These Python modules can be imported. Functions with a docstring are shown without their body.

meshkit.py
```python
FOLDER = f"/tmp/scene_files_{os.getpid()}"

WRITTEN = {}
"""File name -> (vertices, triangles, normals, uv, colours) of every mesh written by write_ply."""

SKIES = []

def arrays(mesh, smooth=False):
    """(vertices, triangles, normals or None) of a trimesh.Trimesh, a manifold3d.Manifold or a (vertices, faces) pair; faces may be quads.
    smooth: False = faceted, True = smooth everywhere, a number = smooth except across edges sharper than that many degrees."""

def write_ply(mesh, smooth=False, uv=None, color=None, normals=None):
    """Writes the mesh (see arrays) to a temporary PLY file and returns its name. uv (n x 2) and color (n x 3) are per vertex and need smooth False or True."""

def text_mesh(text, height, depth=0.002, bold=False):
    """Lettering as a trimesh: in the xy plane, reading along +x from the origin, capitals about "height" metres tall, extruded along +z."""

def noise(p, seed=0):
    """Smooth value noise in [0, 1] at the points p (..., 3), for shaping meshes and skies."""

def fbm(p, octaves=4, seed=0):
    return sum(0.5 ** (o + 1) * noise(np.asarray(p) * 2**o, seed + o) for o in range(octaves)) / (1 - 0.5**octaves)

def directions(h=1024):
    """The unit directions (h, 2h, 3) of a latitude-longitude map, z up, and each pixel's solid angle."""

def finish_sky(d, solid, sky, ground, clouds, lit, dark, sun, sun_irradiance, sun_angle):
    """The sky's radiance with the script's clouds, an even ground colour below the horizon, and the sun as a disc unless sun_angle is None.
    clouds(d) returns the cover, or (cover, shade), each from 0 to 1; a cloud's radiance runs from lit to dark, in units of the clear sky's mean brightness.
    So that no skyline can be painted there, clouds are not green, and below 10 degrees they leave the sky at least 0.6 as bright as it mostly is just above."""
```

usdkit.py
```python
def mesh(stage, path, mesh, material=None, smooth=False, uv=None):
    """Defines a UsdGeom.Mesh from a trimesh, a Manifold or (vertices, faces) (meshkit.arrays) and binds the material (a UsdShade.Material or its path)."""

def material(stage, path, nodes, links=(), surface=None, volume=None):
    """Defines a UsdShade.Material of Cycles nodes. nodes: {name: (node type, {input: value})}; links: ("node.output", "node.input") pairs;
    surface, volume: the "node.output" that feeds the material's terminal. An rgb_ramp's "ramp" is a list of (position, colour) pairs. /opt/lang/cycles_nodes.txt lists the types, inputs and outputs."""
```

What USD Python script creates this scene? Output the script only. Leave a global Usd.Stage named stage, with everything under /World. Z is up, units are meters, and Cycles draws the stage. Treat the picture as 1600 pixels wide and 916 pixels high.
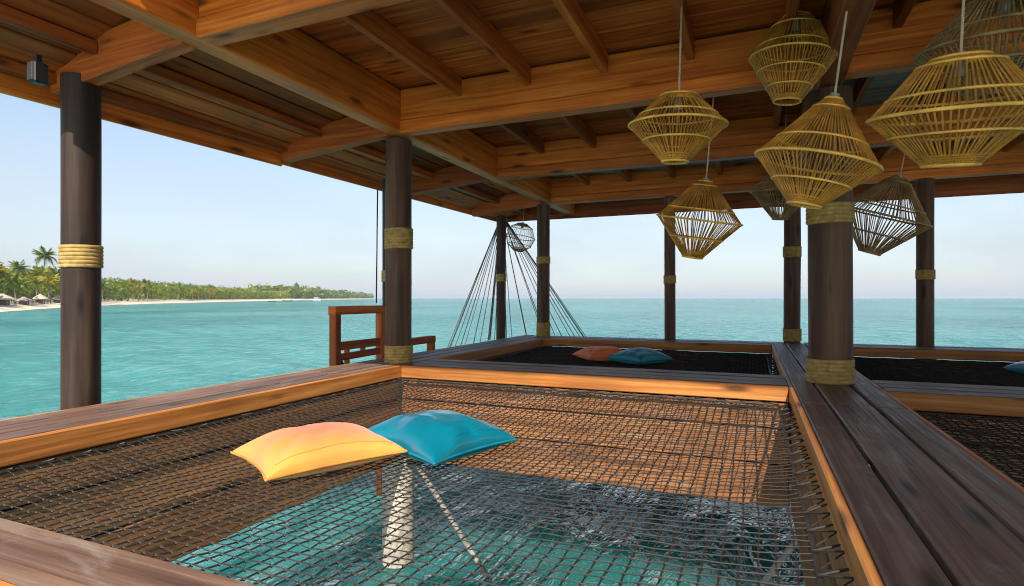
import math, random
import numpy as np, trimesh, usdkit, meshkit
from pxr import Usd, UsdGeom, UsdLux, UsdShade, Gf, Sdf, Vt

stage = Usd.Stage.CreateInMemory()
UsdGeom.SetStageUpAxis(stage, UsdGeom.Tokens.z)
UsdGeom.SetStageMetersPerUnit(stage, 1.0)
UsdGeom.Xform.Define(stage, '/World')
UsdGeom.Scope.Define(stage, '/World/Looks')
R = random.Random(7)
NR = np.random.default_rng(7)

# ------------------------------------------------------------------ camera, sky, sun, exposure
F_PX, HORIZON, YAW, CAM_H = 890.0, 466.0, math.radians(22.9), 0.55
EXPOSURE = 1.5
CS, SN = math.cos(YAW), math.sin(YAW)
cam = UsdGeom.Camera.Define(stage, '/World/camera')
cam.CreateHorizontalApertureAttr(36.0)
cam.CreateVerticalApertureAttr(36.0 * 916 / 1600)
cam.CreateFocalLengthAttr(36.0 * F_PX / 1600)
cam.CreateVerticalApertureOffsetAttr((HORIZON - 458) / 1600 * 36.0)
cam.CreateClippingRangeAttr(Gf.Vec2f(0.05, 20000))
cam.CreateExposureAttr(EXPOSURE)
cam.AddTransformOp().Set(Gf.Matrix4d(CS, SN, 0, 0, 0, 0, 1, 0, SN, -CS, 0, 0, 0, 0, CAM_H, 1))

SUN_EL, SUN_AZ = math.radians(42), math.atan2(0.22, -0.975)     # azimuth = atan2(x, y) towards the sun
SUN = np.array([math.sin(SUN_AZ) * math.cos(SUN_EL), math.cos(SUN_AZ) * math.cos(SUN_EL), math.sin(SUN_EL)])
VEIL = (2.9, 3.2, 3.52)
sky_mat = usdkit.material(stage, '/World/Looks/sky_look', {
    'sky': ('sky_texture', dict(sky_type='single_scattering', sun_disc=False, sun_elevation=SUN_EL, sun_rotation=SUN_AZ,
                                air_density=1.0, aerosol_density=1.2, ozone_density=1.0, altitude=0.0)),
    'tc': ('texture_coordinate', {}), 'xyz': ('separate_xyz', {}), 'thin': ('noise_texture', dict(scale=2.2, detail=5.0, roughness=.55)), 'sq': ('mapping', dict(scale=(1, 1, 3.5))),
    'el': ('map_range', dict(range_type='smoothstep', from_min=-.02, from_max=.45, to_min=.9, to_max=.12)),
    'tn': ('map_range', dict(from_min=.3, from_max=.7, to_min=.75, to_max=1.1)), 'f': ('math', dict(math_type='multiply', use_clamp=True)),
    'veil': ('mix', dict(mix_type='mix', color2=VEIL)),        # thin high haze, whiter towards the horizon all round
    'bg': ('background_shader', dict(strength=0.08))},
    [('tc.generated', 'xyz.vector'), ('xyz.z', 'el.value'), ('tc.generated', 'sq.vector'), ('sq.vector', 'thin.vector'), ('thin.fac', 'tn.value'), ('el.result', 'f.value1'), ('tn.result', 'f.value2'),
     ('sky.color', 'veil.color1'), ('f.value', 'veil.fac'), ('veil.color', 'bg.color')], surface='bg.background')
dome = UsdLux.DomeLight.Define(stage, '/World/sky')
UsdShade.MaterialBindingAPI.Apply(dome.GetPrim()).Bind(sky_mat)
dome.GetPrim().SetCustomDataByKey('kind', 'structure')
sun = UsdLux.DistantLight.Define(stage, '/World/sun')
sun.CreateIntensityAttr(0.72); sun.CreateAngleAttr(0.5); sun.CreateNormalizeAttr(True)
sun.CreateColorAttr(Gf.Vec3f(1.0, 0.93, 0.84))
_z = Gf.Vec3d(*map(float, SUN)); _x = Gf.Cross(Gf.Vec3d(0, 0, 1), _z).GetNormalized(); _y = Gf.Cross(_z, _x)
sun.AddTransformOp().Set(Gf.Matrix4d(*_x, 0, *_y, 0, *_z, 0, 0, 0, 30, 1))

# ------------------------------------------------------------------ helpers
_used = {}
def numbered(parent, name):
    k = (parent, name); n = _used.get(k, 0); _used[k] = n + 1
    return f'{parent}/{name}' if n == 0 else f'{parent}/{name}_{n:03d}'
def path_of(p):
    return '/World' if p is None else str(p.GetPath())
def tag(prim, label=None, cat=None, group=None, kind=None):
    for k, v in (('label', label), ('category', cat), ('group', group), ('kind', kind)):
        if v: prim.SetCustomDataByKey(k, v)
    return prim
def thing(name, label, cat, loc=(0, 0, 0), rotz=0.0, group=None, parent=None):
    x = UsdGeom.Xform.Define(stage, numbered('/World', name))
    x.AddTranslateOp().Set(Gf.Vec3d(*map(float, loc))); x.AddRotateZOp().Set(float(rotz))
    return tag(x.GetPrim(), label, cat, group)
def part(name, parent, label=None, kind=None):
    return tag(UsdGeom.Xform.Define(stage, numbered(path_of(parent), name)).GetPrim(), label, None, None, kind)
def obj(name, mesh, mat, parent=None, smooth=False, label=None, cat=None, group=None, kind=None):
    m = usdkit.mesh(stage, numbered(path_of(parent), name), mesh, mat, smooth=smooth)
    return tag(m.GetPrim(), label, cat, group, kind)
def cat_mesh(ms):
    vs, fs, n = [], [], 0
    for v, f in ms:
        v = np.asarray(v, float); f = np.asarray(f, int)
        if f.shape[1] == 4: f = np.vstack([f[:, [0, 1, 2]], f[:, [0, 2, 3]]])
        vs.append(v); fs.append(f + n); n += len(v)
    return np.vstack(vs), np.vstack(fs)

_sg = np.array([(a, b, c) for a in (-1, 1) for b in (-1, 1) for c in (-1, 1)], float)
def _cham(h, c):
    out = []
    for s in _sg:
        for k in range(3):
            p = s * h; q = p.copy()
            for j in range(3):
                if j != k: q[j] -= s[j] * c
            out.append(q)
    return np.array(out)
_hull = trimesh.convex.convex_hull(_cham(np.array([1., 1, 1]), .2))
_tree_pts = _cham(np.array([1., 1, 1]), .2)
_map = np.array([int(np.argmin(np.linalg.norm(_tree_pts - v, axis=1))) for v in _hull.vertices])
_HF = _map[_hull.faces]
def box(x0, x1, y0, y1, z0, z1, c=0.004):
    h = np.array([x1 - x0, y1 - y0, z1 - z0]) / 2
    c = min(c, h.min() * .8)
    return _cham(h, c) + np.array([x0 + x1, y0 + y1, z0 + z1]) / 2, _HF
def bar(a, b, w, h, c=0.004, up=(0, 0, 1)):
    a, b = np.asarray(a, float), np.asarray(b, float)
    d = b - a; L = np.linalg.norm(d); d /= L
    s = np.cross(d, up); s /= np.linalg.norm(s); u = np.cross(s, d)
    v = _cham(np.array([L, w, h]) / 2, c)
    return v @ np.array([d, s, u]) + (a + b) / 2, _HF
def tube(pts, r, sides=6, closed=False, caps=True):
    p = np.asarray(pts, float); n = len(p)
    t = (np.roll(p, -1, 0) - np.roll(p, 1, 0)) if closed else np.gradient(p, axis=0)
    t /= np.linalg.norm(t, axis=1, keepdims=True) + 1e-12
    m = np.abs(t).mean(0); ref = np.eye(3)[int(np.argmin(m))]
    a = np.cross(t, ref); a /= np.linalg.norm(a, axis=1, keepdims=True) + 1e-12
    b = np.cross(t, a); ang = np.arange(sides) * 2 * np.pi / sides
    rr = np.broadcast_to(r, (n,))[:, None, None]
    v = (p[:, None] + rr * (np.cos(ang)[None, :, None] * a[:, None] + np.sin(ang)[None, :, None] * b[:, None])).reshape(-1, 3)
    m_ = n if closed else n - 1
    i, j = np.meshgrid(np.arange(m_), np.arange(sides), indexing='ij')
    i2 = (i + 1) % n; j2 = (j + 1) % sides
    q = np.stack([i * sides + j, i2 * sides + j, i2 * sides + j2, i * sides + j2], -1).reshape(-1, 4)
    f = np.vstack([q[:, [0, 1, 2]], q[:, [0, 2, 3]]])
    if caps and not closed:
        e = []
        for base, flip in ((0, 1), ((n - 1) * sides, 0)):
            for k in range(1, sides - 1):
                tri = [base, base + k, base + k + 1]
                e.append(tri if flip else tri[::-1])
        f = np.vstack([f, np.array(e)])
    return v, f
def revolve(prof, n=28, close=True):
    prof = np.asarray(prof, float); ang = np.arange(n) * 2 * np.pi / n
    v = np.stack([prof[:, None, 0] * np.cos(ang), prof[:, None, 0] * np.sin(ang), np.broadcast_to(prof[:, None, 1], (len(prof), n))], -1).reshape(-1, 3)
    i, j = np.meshgrid(np.arange(len(prof) - 1), np.arange(n), indexing='ij'); j2 = (j + 1) % n
    q = np.stack([i * n + j, i * n + j2, (i + 1) * n + j2, (i + 1) * n + j], -1).reshape(-1, 4)
    return v, np.vstack([q[:, [0, 1, 2]], q[:, [0, 2, 3]]])
def moved(m, loc=(0, 0, 0), M=None):
    v = np.asarray(m[0], float)
    if M is not None: v = v @ np.asarray(M).T
    return v + np.asarray(loc, float), m[1]
def at(px, py, zc):
    """world point seen at a pixel of the photograph, at a depth"""
    xc, up = (px - 800) / F_PX * zc, -(py - HORIZON) / F_PX * zc
    return np.array([-zc * SN + xc * CS, zc * CS + xc * SN, CAM_H + up])
def on_plane(px, py, z):
    return at(px, py, F_PX * (CAM_H - z) / (py - HORIZON))

# ------------------------------------------------------------------ materials
def look(n): return f'/World/Looks/{n}'
def wood(name, axis, dark, mid, light, rough=.45, grain=25, spread=.35, bump=.25, coat=0.0, knots=True, streak=1.0, wear=0.0):
    sc = [grain, grain, grain]; sc[axis] = .85 * streak
    ks = [7.0, 7.0, 7.0]; ks[axis] = 1.7
    nodes = {
        'g': ('geometry', {}), 'o': ('object_info', {}),
        'off': ('vector_math', dict(math_type='scale', vector1=(17.3, 9.1, 23.7))),
        'add': ('vector_math', dict(math_type='add')),
        'm': ('mapping', dict(scale=sc)), 'n': ('noise_texture', dict(scale=1.0, detail=6.0, roughness=.62, distortion=.35)),
        'm2': ('mapping', dict(scale=[s * 3.2 if i != axis else 2.5 for i, s in enumerate(sc)])), 'n2': ('noise_texture', dict(scale=1.0, detail=3.0)),
        'big': ('noise_texture', dict(scale=1.3, detail=3.0)),
        'r': ('rgb_ramp', dict(ramp=[(.28, dark), (.48, mid), (.7, light)])),
        'mk': ('mapping', dict(scale=ks)), 'v': ('voronoi_texture', dict(scale=1.0, randomness=1.0)),
        'kr': ('map_range', dict(range_type='smoothstep', from_min=.05, from_max=.22, to_min=.22 if knots else 1.0, to_max=1.0)),
        'mul': ('mix_color', dict(blend_type='multiply', fac=1.0)),
        'fine': ('map_range', dict(from_min=.3, from_max=.7, to_min=.78, to_max=1.12)),
        'rv': ('map_range', dict(from_min=0.0, from_max=1.0, to_min=1 - spread, to_max=1 + spread)),
        'bg': ('map_range', dict(from_min=.3, from_max=.7, to_min=.78, to_max=1.18)),
        'a1': ('math', dict(math_type='multiply')), 'a2': ('math', dict(math_type='multiply')), 'a3': ('math', dict(math_type='multiply')),
        'hsv': ('hsv', {}),
        'ra': ('map_range', dict(from_min=.3, from_max=.7, to_min=rough - .1, to_max=rough + .15)),
        'b': ('bump', dict(strength=bump, distance=.004)),
        'wm': ('mapping', dict(scale=[9 if i != axis else 3.2 for i in range(3)])), 'wn': ('noise_texture', dict(scale=1.0, detail=8.0, roughness=.72, distortion=.8)),
        'wr': ('map_range', dict(range_type='smoothstep', from_min=.50, from_max=.72, to_min=0.0, to_max=wear)), 'wx': ('mix', dict(mix_type='mix', color2=(.29, .235, .19))),
        'p': ('principled_bsdf', dict(coat_weight=coat, coat_roughness=.25, specular_ior_level=.28))}
    links = [('o.random', 'off.scale'), ('g.position', 'add.vector1'), ('off.vector', 'add.vector2'), ('add.vector', 'm.vector'), ('m.vector', 'n.vector'),
             ('add.vector', 'm2.vector'), ('m2.vector', 'n2.vector'), ('add.vector', 'big.vector'), ('n.fac', 'r.fac'),
             ('add.vector', 'mk.vector'), ('mk.vector', 'v.vector'), ('v.distance', 'kr.value'),
             ('n2.fac', 'fine.value'), ('o.random', 'rv.value'), ('big.fac', 'bg.value'),
             ('kr.result', 'a1.value1'), ('fine.result', 'a1.value2'), ('a1.value', 'a2.value1'), ('rv.result', 'a2.value2'), ('a2.value', 'a3.value1'), ('bg.result', 'a3.value2'),
             ('r.color', 'hsv.color'), ('a3.value', 'hsv.value'), ('hsv.color', 'wx.color1'), ('add.vector', 'wm.vector'), ('wm.vector', 'wn.vector'), ('wn.fac', 'wr.value'), ('wr.result', 'wx.fac'), ('wx.color', 'p.base_color'),
             ('n2.fac', 'ra.value'), ('ra.result', 'p.roughness'), ('n2.fac', 'b.height'), ('b.normal', 'p.normal')]
    nodes.pop('mul')
    return usdkit.material(stage, look(name), nodes, links, surface='p.BSDF')
def plain(name, color, rough=.5, noise=8.0, amt=.25, bump=0.0, bscale=60.0, **kw):
    c = np.array(color, float)
    nodes = {'t': ('texture_coordinate', {}), 'n': ('noise_texture', dict(scale=noise, detail=4.0)),
             'r': ('rgb_ramp', dict(ramp=[(.3, tuple(c * (1 - amt))), (.7, tuple(np.minimum(c * (1 + amt), 1)))])),
             'n2': ('noise_texture', dict(scale=bscale, detail=3.0)), 'b': ('bump', dict(strength=bump, distance=.003)),
             'p': ('principled_bsdf', dict(roughness=rough, **kw))}
    links = [('t.object', 'n.vector'), ('n.fac', 'r.fac'), ('r.color', 'p.base_color'), ('t.object', 'n2.vector'), ('n2.fac', 'b.height')]
    if bump: links.append(('b.normal', 'p.normal'))
    return usdkit.material(stage, look(name), nodes, links, surface='p.BSDF')

ORANGE = ((.30, .058, .006), (.56, .135, .013), (.70, .22, .03))
FACE = ((.22, .065, .014), (.40, .14, .03), (.54, .23, .06))
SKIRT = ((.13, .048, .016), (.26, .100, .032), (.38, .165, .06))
SHEET = ((.10, .11, .10), (.22, .235, .22), (.36, .38, .36))
BROWN = ((.20, .038, .006), (.42, .092, .013), (.58, .15, .025))
GREY = ((.068, .032, .017), (.150, .078, .045), (.255, .16, .108))
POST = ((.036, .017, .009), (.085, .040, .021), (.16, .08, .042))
OR = [wood(f'orange_wood_{"xyz"[a]}', a, *ORANGE, rough=.5, spread=.25) for a in range(3)]
BR = [wood(f'brown_wood_{"xyz"[a]}', a, *BROWN, rough=.58, spread=.4) for a in range(3)]
FC = [wood(f'face_wood_{"xyz"[a]}', a, *FACE, rough=.5, spread=.2) for a in range(3)]
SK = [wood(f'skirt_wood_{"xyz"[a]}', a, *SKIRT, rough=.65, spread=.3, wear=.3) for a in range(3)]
ST = wood('grey_roof_boards', 0, *SHEET, rough=.4, spread=.4, wear=.3)
DK = [wood(f'deck_wood_{"xyz"[a]}', a, *GREY, rough=.5, spread=.22, grain=26, bump=.6, wear=.5) for a in range(3)]
LOG = wood('post_wood', 2, *POST, rough=.55, grain=14, spread=.15, bump=.5)
LOG_DK = wood('shaded_post_wood', 2, (.016, .009, .006), (.036, .019, .012), (.07, .04, .026), rough=.6, grain=14, spread=.1, bump=.5)  # same post wood, darkened in colour so the outer posts look unlit
PILE = plain('pile_stone', (.42, .36, .28), .8, 6, .4, .5, 40)
ROPE = plain('sisal_rope', (.34, .22, .06), .85, 30, .35, .6, 160)
CORD_DARK = plain('net_cord', (.016, .011, .008), .6, 14, .5)
CORD_FAN = plain('fan_rope', (.075, .06, .048), .7, 14, .3)
CORD_GREY = plain('brace_rope', (.22, .2, .18), .8, 14, .4, .5, 90)
CORD_PALE = plain('lamp_cord', (.5, .38, .25), .6, 20, .2)
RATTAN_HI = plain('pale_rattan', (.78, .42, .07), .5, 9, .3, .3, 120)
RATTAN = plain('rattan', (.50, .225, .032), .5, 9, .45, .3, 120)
RATTAN_DK = plain('shaded_rattan', (.30, .175, .065), .55, 9, .45, .3, 120)  # rattan copy with shade painted in, for lamps in shade and against the sky
METAL = plain('lamp_fitting', (.25, .23, .2), .4, 9, .2)
BLACK = plain('black_plastic', (.006, .006, .007), .45, 9, .2)
def fabric(name, c, rough, spec=.5, coat=0.0, sheen=.0):
    return plain(name, c, rough, 4, .16, .5, 330, coat_weight=coat, coat_roughness=.2, sheen_weight=sheen, specular_ior_level=spec)
def sun_painted(name, mid, rim):       # sun yellowing painted into the cloth: coral middle, golden towards the piping
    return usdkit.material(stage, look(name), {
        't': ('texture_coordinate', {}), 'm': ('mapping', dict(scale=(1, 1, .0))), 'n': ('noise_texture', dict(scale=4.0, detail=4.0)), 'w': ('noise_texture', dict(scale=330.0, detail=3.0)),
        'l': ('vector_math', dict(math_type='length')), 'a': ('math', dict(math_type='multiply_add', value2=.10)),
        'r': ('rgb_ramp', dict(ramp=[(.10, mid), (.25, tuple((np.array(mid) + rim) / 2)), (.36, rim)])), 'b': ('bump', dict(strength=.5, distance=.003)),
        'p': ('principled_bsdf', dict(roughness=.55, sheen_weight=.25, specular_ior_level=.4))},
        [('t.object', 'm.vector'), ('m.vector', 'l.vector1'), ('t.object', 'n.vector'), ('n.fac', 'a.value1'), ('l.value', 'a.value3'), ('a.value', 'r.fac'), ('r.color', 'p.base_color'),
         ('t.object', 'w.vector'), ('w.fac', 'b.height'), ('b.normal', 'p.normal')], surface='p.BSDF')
F_ORANGE = sun_painted('orange_fabric', (.78, .13, .035), (.86, .30, .05))
F_TEAL = fabric('teal_fabric', (.0, .13, .185), .24, .5, .7)
F_RED = fabric('coral_fabric', (.92, .19, .055), .6)
F_TEAL2 = fabric('deep_teal_fabric', (.0, .19, .23), .4)
SEAM_O = plain('orange_seam', (.6, .2, .03), .7); SEAM_T = plain('teal_seam', (.0, .14, .2), .5)
LEAF = []
for i, c in enumerate([(.25, .28, .022), (.15, .20, .022), (.37, .30, .026)]):
    LEAF.append(usdkit.material(stage, look(f'palm_leaf_{"abc"[i]}'), {
        'o': ('object_info', {}), 'g': ('geometry', {}), 'n': ('noise_texture', dict(scale=.6, detail=3.0)),
        'r': ('rgb_ramp', dict(ramp=[(.3, tuple(np.array(c) * .55)), (.55, c), (.75, tuple(np.array(c) * 1.45))])),
        'd': ('diffuse_bsdf', {}), 't': ('translucent_bsdf', {}), 'gl': ('glossy_bsdf', dict(roughness=.45, color=(.5, .5, .5))),
        'mx': ('mix_closure', dict(fac=.4)), 'mx2': ('mix_closure', dict(fac=.05))},
        [('g.position', 'n.vector'), ('n.fac', 'r.fac'), ('r.color', 'd.color'), ('r.color', 't.color'), ('d.BSDF', 'mx.closure1'), ('t.BSDF', 'mx.closure2'),
         ('mx.closure', 'mx2.closure1'), ('gl.BSDF', 'mx2.closure2')], surface='mx2.closure'))
TRUNK = plain('palm_trunk', (.24, .19, .14), .9, 3, .3)
THATCH = plain('thatch', (.38, .3, .23), .95, 2, .3, .6, 14)
HUT_DARK = plain('hut_shade', (.16, .1, .07), .9)  # dark tone for the shade under hut roofs, also on the boat cabin
SAND = plain('beach_sand', (.60, .49, .34), .95, .25, .12)
BOATW = plain('boat_white', (.8, .8, .78), .4, 1, .05); BOATD = plain('boat_dark', (.06, .07, .09), .5)

# ------------------------------------------------------------------ sea, beach
SEA = -1.75
def make_sea():
    rad = [0.0]; r = .25
    while r < 12000:
        rad.append(r); r += max(.07, r * .0125) if r < 160 else r * .045
    rad = np.array(rad[1:]); na = 640
    ang = np.arange(na) * 2 * np.pi / na
    X, Y = rad[:, None] * np.cos(ang), rad[:, None] * np.sin(ang)
    P = np.stack([X, Y, np.zeros_like(X)], -1)
    a = math.radians(62); ca, sa = math.cos(a), math.sin(a)
    Q = np.stack([(X * ca + Y * sa), (-X * sa + Y * ca) * .45, np.zeros_like(X)], -1)
    h = .16 * (meshkit.fbm(Q * .55, 3, 3) - .5) + .13 * (meshkit.fbm(Q * 1.7, 3, 11) - .5)
    h += .03 * np.sin(Q[..., 0] * 2.1 + 3 * meshkit.noise(Q * .3, 5))
    P[..., 2] = SEA + h * np.clip(1.25 - rad[:, None] / 160, 0, 1)
    v = np.vstack([[[0, 0, SEA]], P.reshape(-1, 3)])
    i, j = np.meshgrid(np.arange(len(rad) - 1), np.arange(na), indexing='ij'); j2 = (j + 1) % na
    q = np.stack([1 + i * na + j, 1 + (i + 1) * na + j, 1 + (i + 1) * na + j2, 1 + i * na + j2], -1).reshape(-1, 4)
    f = np.vstack([q[:, [0, 1, 2]], q[:, [0, 2, 3]], np.stack([np.zeros(na, int), 1 + np.arange(na), 1 + (np.arange(na) + 1) % na], -1)])
    return v, f
WATER = usdkit.material(stage, look('sea_water'), {
    'g': ('geometry', {}), 'm': ('mapping', dict(rotation=(0, 0, -math.radians(62)), scale=(1, .42, 1))),
    'n1': ('noise_texture', dict(scale=2.2, detail=5.0, roughness=.6, distortion=.4)), 'n2': ('noise_texture', dict(scale=.35, detail=4.0, roughness=.55)),
    'ad': ('math', dict(math_type='multiply_add', value2=1.7)),
    'b': ('bump', dict(strength=1.0, distance=.26)),
    'big': ('noise_texture', dict(scale=.045, detail=4.0)), 'mb': ('mapping', dict(scale=(1, .5, 1))),
    'r': ('rgb_ramp', dict(ramp=[(.3, (.012, .12, .108)), (.5, (.026, .18, .162)), (.72, (.056, .25, .22))])),
    'fr': ('fresnel', dict(IOR=1.33)), 'cap': ('math', dict(math_type='minimum', value2=.55)), 'gl': ('glossy_bsdf', dict(roughness=.06, color=(1, 1, 1))), 'mx': ('mix_closure', {}),
    'p': ('principled_bsdf', dict(specular_ior_level=0.0, roughness=.6, ior=1.33, subsurface_method='burley', subsurface_weight=1.0, subsurface_scale=1.2, subsurface_radius=(.25, 1.0, .8)))},
    [('g.position', 'm.vector'), ('m.vector', 'n1.vector'), ('m.vector', 'n2.vector'), ('n2.fac', 'ad.value1'), ('n1.fac', 'ad.value3'), ('ad.value', 'b.height'), ('b.normal', 'p.normal'),
     ('g.position', 'mb.vector'), ('mb.vector', 'big.vector'), ('big.fac', 'r.fac'), ('r.color', 'p.base_color'), ('b.normal', 'gl.normal'), ('b.normal', 'p.normal'), ('b.normal', 'fr.normal'), ('fr.fac', 'cap.value1'), ('cap.value', 'mx.fac'), ('p.BSDF', 'mx.closure1'), ('gl.BSDF', 'mx.closure2')], surface='mx.closure')
obj('sea', make_sea(), WATER, smooth=True, kind='structure')

shore_px = [(-330, 520), (-120, 498), (0, 487), (130, 478.5), (250, 474), (400, 470.4), (470, 469), (540, 467.9), (592, 467.2)]
shore = np.array([on_plane(px, py, SEA)[:2] for px, py in shore_px])
seg = np.linalg.norm(np.diff(shore, axis=0), axis=1); cum = np.concatenate([[0], np.cumsum(seg)])
def shore_at(s):
    p = np.array([np.interp(s, cum, shore[:, 0]), np.interp(s, cum, shore[:, 1])])
    q = np.array([np.interp(s + 5, cum, shore[:, 0]), np.interp(s + 5, cum, shore[:, 1])]); q0 = np.array([np.interp(s - 5, cum, shore[:, 0]), np.interp(s - 5, cum, shore[:, 1])])
    t = (q - q0) / (np.linalg.norm(q - q0) + 1e-9)
    return p, np.array([-t[1], t[0]])           # point, inland normal
_p, _n = shore_at(cum[2] + 5)
INL = 1.0 if np.dot(_n, _p) > 0 else -1.0
def inland(s, d):
    p, n = shore_at(s); return p + INL * n * d
def land_z(d): return SEA + np.interp(d, [-6, 0, 5, 14, 40, 400], [-.7, .02, .5, 1.5, 2.0, 2.6])
def make_land():
    ss = np.unique(np.concatenate([np.linspace(0, cum[-1], 160)])); ds = np.array([-6, 0, 2, 5, 9, 14, 24, 40, 90, 220])
    v = []
    for s in ss:
        for d in ds:
            wob = 1.2 * (meshkit.noise(np.array([[s * .06, 0, 0]]), 2)[0] - .5)
            xy = inland(s, d + (wob if d >= 0 else 0)); v.append([xy[0], xy[1], land_z(d)])
    n = len(ds); i, j = np.meshgrid(np.arange(len(ss) - 1), np.arange(n - 1), indexing='ij')
    q = np.stack([i * n + j, (i + 1) * n + j, (i + 1) * n + j + 1, i * n + j + 1], -1).reshape(-1, 4)
    if INL > 0: pass
    return np.array(v), q
obj('beach', make_land(), SAND, smooth=True, kind='structure')

# ------------------------------------------------------------------ pavilion: deck
PV = thing('pavilion', 'open timber pavilion on stilts over the turquoise sea', 'pavilion')
ZT = 0.0
def along(axis, lo, hi, a0, a1, z0, z1, c=.005):
    """a board running along an axis from lo to hi, a0..a1 across"""
    return box(lo, hi, a0, a1, z0, z1, c) if axis == 0 else box(a0, a1, lo, hi, z0, z1, c)
def walkway(axis, lo, hi, cuts, inner, label):
    w = part('walkway', PV, label)
    for k, (a0, a1) in enumerate(cuts):
        n = max(1, round((hi - lo) / 4.3)); e = np.linspace(lo, hi, n + 1)
        for q in range(n):
            dz = R.uniform(-.002, .002)
            obj('deck_board', along(axis, e[q] + .0015, e[q + 1] - .0015, a0, a1, -.034 + dz, dz, .006), DK[axis], w)
    for a in inner:                              # outer face boards
        a0, a1 = sorted(a)
        obj('face_board', along(axis, lo, hi, a0, a1, -.102, -.003, .006), FC[axis], w)
    return w
DARKW = wood('shaded_backing', 1, (.03, .014, .008), (.045, .02, .01), (.06, .03, .015), knots=False)  # dark colour stands for the shade in the skirt gaps
walkway(1, -1.2, 7.95, [(.238, .357), (.373, .565), (.582, .707)], [(.21, .236), (.709, .735)], 'walkway of three long boards between the nets')
walkway(1, -1.2, 7.95, [(-3.122, -2.985), (-2.968, -2.83), (-2.813, -2.688)], [(-3.15, -3.124), (-2.686, -2.66)], 'outer walkway on the sea side with the beach')
walkway(1, -1.2, 7.95, [(3.628, 3.76), (3.777, 3.92), (3.937, 4.072)], [(3.6, 3.626), (4.074, 4.1)], None)
for x0, x1 in ((-2.658, .208), (.737, 3.598)):
    walkway(0, x0, x1, [(3.978, 4.135), (4.15, 4.305), (4.32, 4.472)], [(3.95, 3.976), (4.474, 4.5)], None)
    walkway(0, x0, x1, [(7.378, 7.555), (7.572, 7.745), (7.762, 7.922)], [(7.35, 7.376), (7.924, 7.95)], None)
    w = part('walkway', PV)
    obj('deck_board', box(x0, x1, .68, .822, -.045, 0, .007), DK[0], w)
    obj('face_board', box(x0, x1, .70, .80, -.16, -.047, .006), BR[0], w)
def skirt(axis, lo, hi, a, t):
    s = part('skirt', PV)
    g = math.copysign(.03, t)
    obj('skirt_backing', along(axis, lo, hi, min(a + t, a + t + g), max(a + t, a + t + g), -.74, -.112, .003), DARKW, s)  # board added behind the skirt to keep its gaps dark
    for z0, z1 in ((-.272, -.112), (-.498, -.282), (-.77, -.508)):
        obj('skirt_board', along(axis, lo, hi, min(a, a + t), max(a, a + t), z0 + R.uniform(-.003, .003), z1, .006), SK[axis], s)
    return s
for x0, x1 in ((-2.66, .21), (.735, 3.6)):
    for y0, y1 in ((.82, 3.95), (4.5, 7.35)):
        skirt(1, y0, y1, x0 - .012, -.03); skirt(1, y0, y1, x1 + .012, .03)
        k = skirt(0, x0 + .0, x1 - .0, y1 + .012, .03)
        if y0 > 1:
            for z0, z1 in ((-1.02, -.782), (-1.29, -1.032)): obj('skirt_board', box(x0, x1, y1 + .012, y1 + .042, z0, z1, .006), SK[0], k)  # extra boards added out of sight to darken the reflection in the water
        if y0 > 1: skirt(0, x0, x1, y0 - .012, -.03)

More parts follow.
